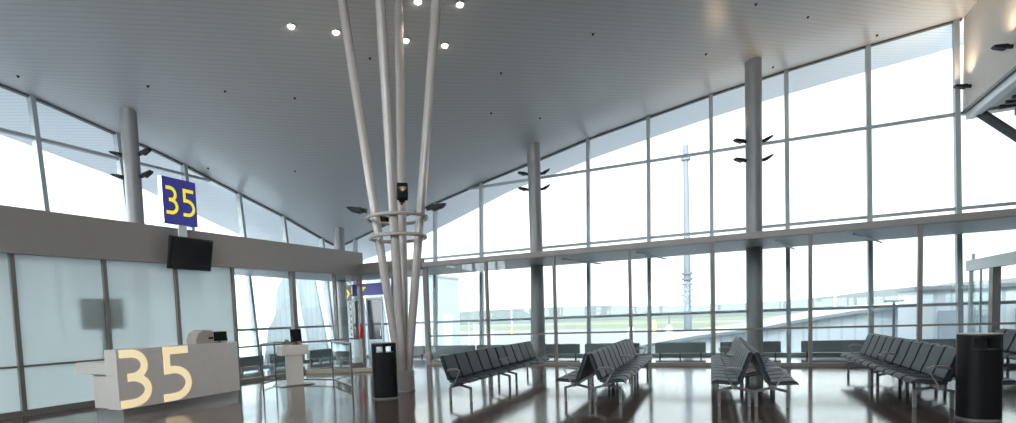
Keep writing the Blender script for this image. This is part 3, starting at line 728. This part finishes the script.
# wooded ridge
prof = [(-1400, 7), (-770, 6), (-420, 6.4), (-237, 6.45), (-181, 6.8), (-131, 7.1), (-93, 6.9), (-58, 4.4), (-31, 4.1), (10, 4.2), (38, 4.6), (59, 6.4), (79, 7.8), (95, 9.5), (200, 15), (420, 18), (1400, 22)]
def ph(x):
    for (a, ha), (b, hb) in zip(prof, prof[1:]):
        if x <= b: return ha + (hb - ha) * (x - a) / (b - a)
    return prof[-1][1]
mb = MB(); xs = [-1400 + 8 * k for k in range(351)]; vs = []
for x in xs:
    h = ph(x) + random.uniform(-.35, .35)
    vs += [(x, 395, -4), (x, 400, h * .7 + random.uniform(-.3, .3)), (x, 412, h), (x, 460, h + 1), (x, 520, -4)]
fs = [(i * 5 + j, i * 5 + j + 1, (i + 1) * 5 + j + 1, (i + 1) * 5 + j) for i in range(len(xs) - 1) for j in range(4)]
mb.add(vs, fs); structure(mb.build('hills', m_hill))
# pier with an arched roof, just beyond the glass
t = tag(empty('pier_building', (4, 33, -4)), 'long pale pier building with arched roof and ribbed cladding outside', 'building')
def op(mb, name, m, t=None, **k): o = mb.build(name, m, t, **k); o.matrix_parent_inverse = Matrix.Translation(-Vector(t.location)); return o
tops = [(-6.5, -1.6), (-4.39, -.23), (-1.46, .25), (1.21, .56), (2.87, .90), (4.81, 1.2), (6.63, 1.40), (9, 1.5), (14, 1.55), (22, 1.4)]
mb = MB(); poly = [(tops[0][0], -4)] + [(x, z - .12) for x, z in tops] + [(tops[-1][0], -4)]
mb.prism(poly, lambda p, q, d: (p, d, q), 30, 42); op(mb, 'wall', m_rib, t)
mb = MB(); rp_ = [(x, z - .1) for x, z in tops] + [(x, z + .05) for x, z in tops[::-1]]
mb.prism(rp_, lambda p, q, d: (p, d, q), 29.8, 42.2); op(mb, 'roof', m_roof, t)
t = tag(empty('cladding_box_building', (8.5, 27, -4)), 'taller pale ribbed box building on the right outside the glass', 'building')
op(MB().box(6.45, 16, 26.8, 29.5, -4, 2.0), 'wall', m_rib, t)
op(MB().box(6.35, 16.1, 26.7, 29.6, 2.0, 2.14), 'roof_edge', m_roof, t)
mb = MB()
for k in range(6): mb.box(7.1 + k * 1.1, 7.7 + k * 1.1, 26.74, 26.8, -.6, 1.2)
op(mb, 'window_strip', mat('bluish_window', (.42, .48, .54), .2), t)
t = tag(empty('lamp_standard', (5.9, 27.6, -4)), 'slender grey lamp post in front of the pier building outside', 'lamp post')
MB().tube([(0, 0, 0), (0, 0, 5.6)], .05, 8).build('pole', m_mast, t); MB().box(-.3, .3, -.1, .1, 5.6, 5.68).build('head', m_mast, t)
t = tag(empty('left_annex', (-27, 30, -4)), 'pale blue ribbed annex building seen through the left glass', 'building')
op(MB().prism([(22.0, -4), (23.3, 1.4), (23.9, 2.2), (24.1, 3.6), (25.0, 4.9), (27, 5.4), (48, 5.4), (48, -4)], lambda p, q, d: (d, p, q), -36, -24), 'wall', m_ribl, t)
op(MB().box(-36.2, -23.9, 27, 48.2, 5.4, 5.6), 'roof_edge', m_roof, t)
mb = MB()
for k in range(5): mb.bar((-23.9, 25.2 + k * 2.4, 4.9), (-23.9, 26.4 + k * 2.4, -1), .06, .5, (0, 1, 0))  # slanted white bars standing in for bright reflection streaks
op(mb, 'reflection_streak', m_portal, t)
# masts and apron things
t = tag(empty('light_mast', (-4.05, 60, -4)), 'tall slender grey floodlight mast with a caged lower part out on the apron', 'mast')
MB().tube([(0, 0, 0), (0, 0, 22)], .40, 12, r2=.24).build('pole', m_mast, t)
mb = MB()
for k in range(6): mb.lathe([(.52, 0), (.52, .2)], (0, 0, 6.4 + k * .55), 14)
mb.build('cage', m_mast, t)
MB().lathe([(.45, 20.5), (.45, 20.8)], n=12).build('collar', m_mast, t)
t = tag(empty('radio_mast', (21.2, 150, -4)), 'thin pale red and white radio mast far off on the right', 'mast')
MB().tube([(0, 0, 0), (0, 0, 13.8)], .22, 8).build('pole', m_portal, t)
mb = MB()
for k in range(3): mb.lathe([(.25, 0), (.25, 1.6)], (0, 0, 6.5 + k * 3), 8)
mb.build('red_band', m_maststripe, t)
t = tag(empty('thin_mast', (-58, 150, -4)), 'very thin white mast on the airfield behind the first bench', 'mast')
MB().tube([(0, 0, 0), (0, 0, 13.2)], .13, 8).build('pole', m_portal, t)
MB().lathe([(.5, 0), (.5, 1.2)], (0, 0, .2), 10).build('marker', m_orange, t)
t = tag(empty('apron_beacon', (-14.65, 150, -4)), 'small white bell-shaped apron marker with a dark stem beyond the second bench', 'marker')
MB().lathe([(1.0, 0), (.95, .9), (.5, 1.6), (.25, 1.9)], n=14).build('bell', m_portal, t); MB().tube([(0, 0, 1.8), (0, 0, 4.6)], .22, 8).build('stem', m_mast, t)
t = tag(empty('apron_marker', (-18.3, 150, -4)), 'small orange apron marker beside the white bell-shaped one', 'marker')
MB().lathe([(.55, 0), (.5, 2.6), (.2, 3.1)], n=10).build('body', m_orange, t); MB().lathe([(.56, 0), (.54, .5)], (0, 0, 1.2), 10).build('band', m_portal, t)
t = tag(empty('white_tank', (-24.2, 150, -4)), 'small white round tank on the apron beyond the second bench', 'tank')
MB().lathe([(.9, 0), (.9, 1.1), (.5, 1.6), (.1, 1.8)], n=14).build('body', m_portal, t); MB().tube([(0, 0, 1.6), (0, 0, 3.6)], .12, 8).build('pipe', m_mast, t)
t = tag(empty('service_van', (33, 160, -4), .3), 'tiny pale service van parked far out on the airfield', 'vehicle')
MB().prism([(-2.4, .4), (2.4, .4), (2.4, 1.3), (1.5, 2.2), (-2.4, 2.2)], lambda p, q, d: (p, d, q), -.9, .9).build('body', m_portal, t)
MB().prism([(1.6, 1.3), (2.3, 1.3), (1.5, 2.05), (-.5, 2.05), (-.5, 1.3)], lambda p, q, d: (p, d, q), -.92, .92).build('window', m_dglass, t)
for x in (-1.5, 1.5):
    for y in (-.8, .8): MB().tube([(x, y - .1, .4), (x, y + .1, .4)], .4, 12).build('wheel', m_black, t)
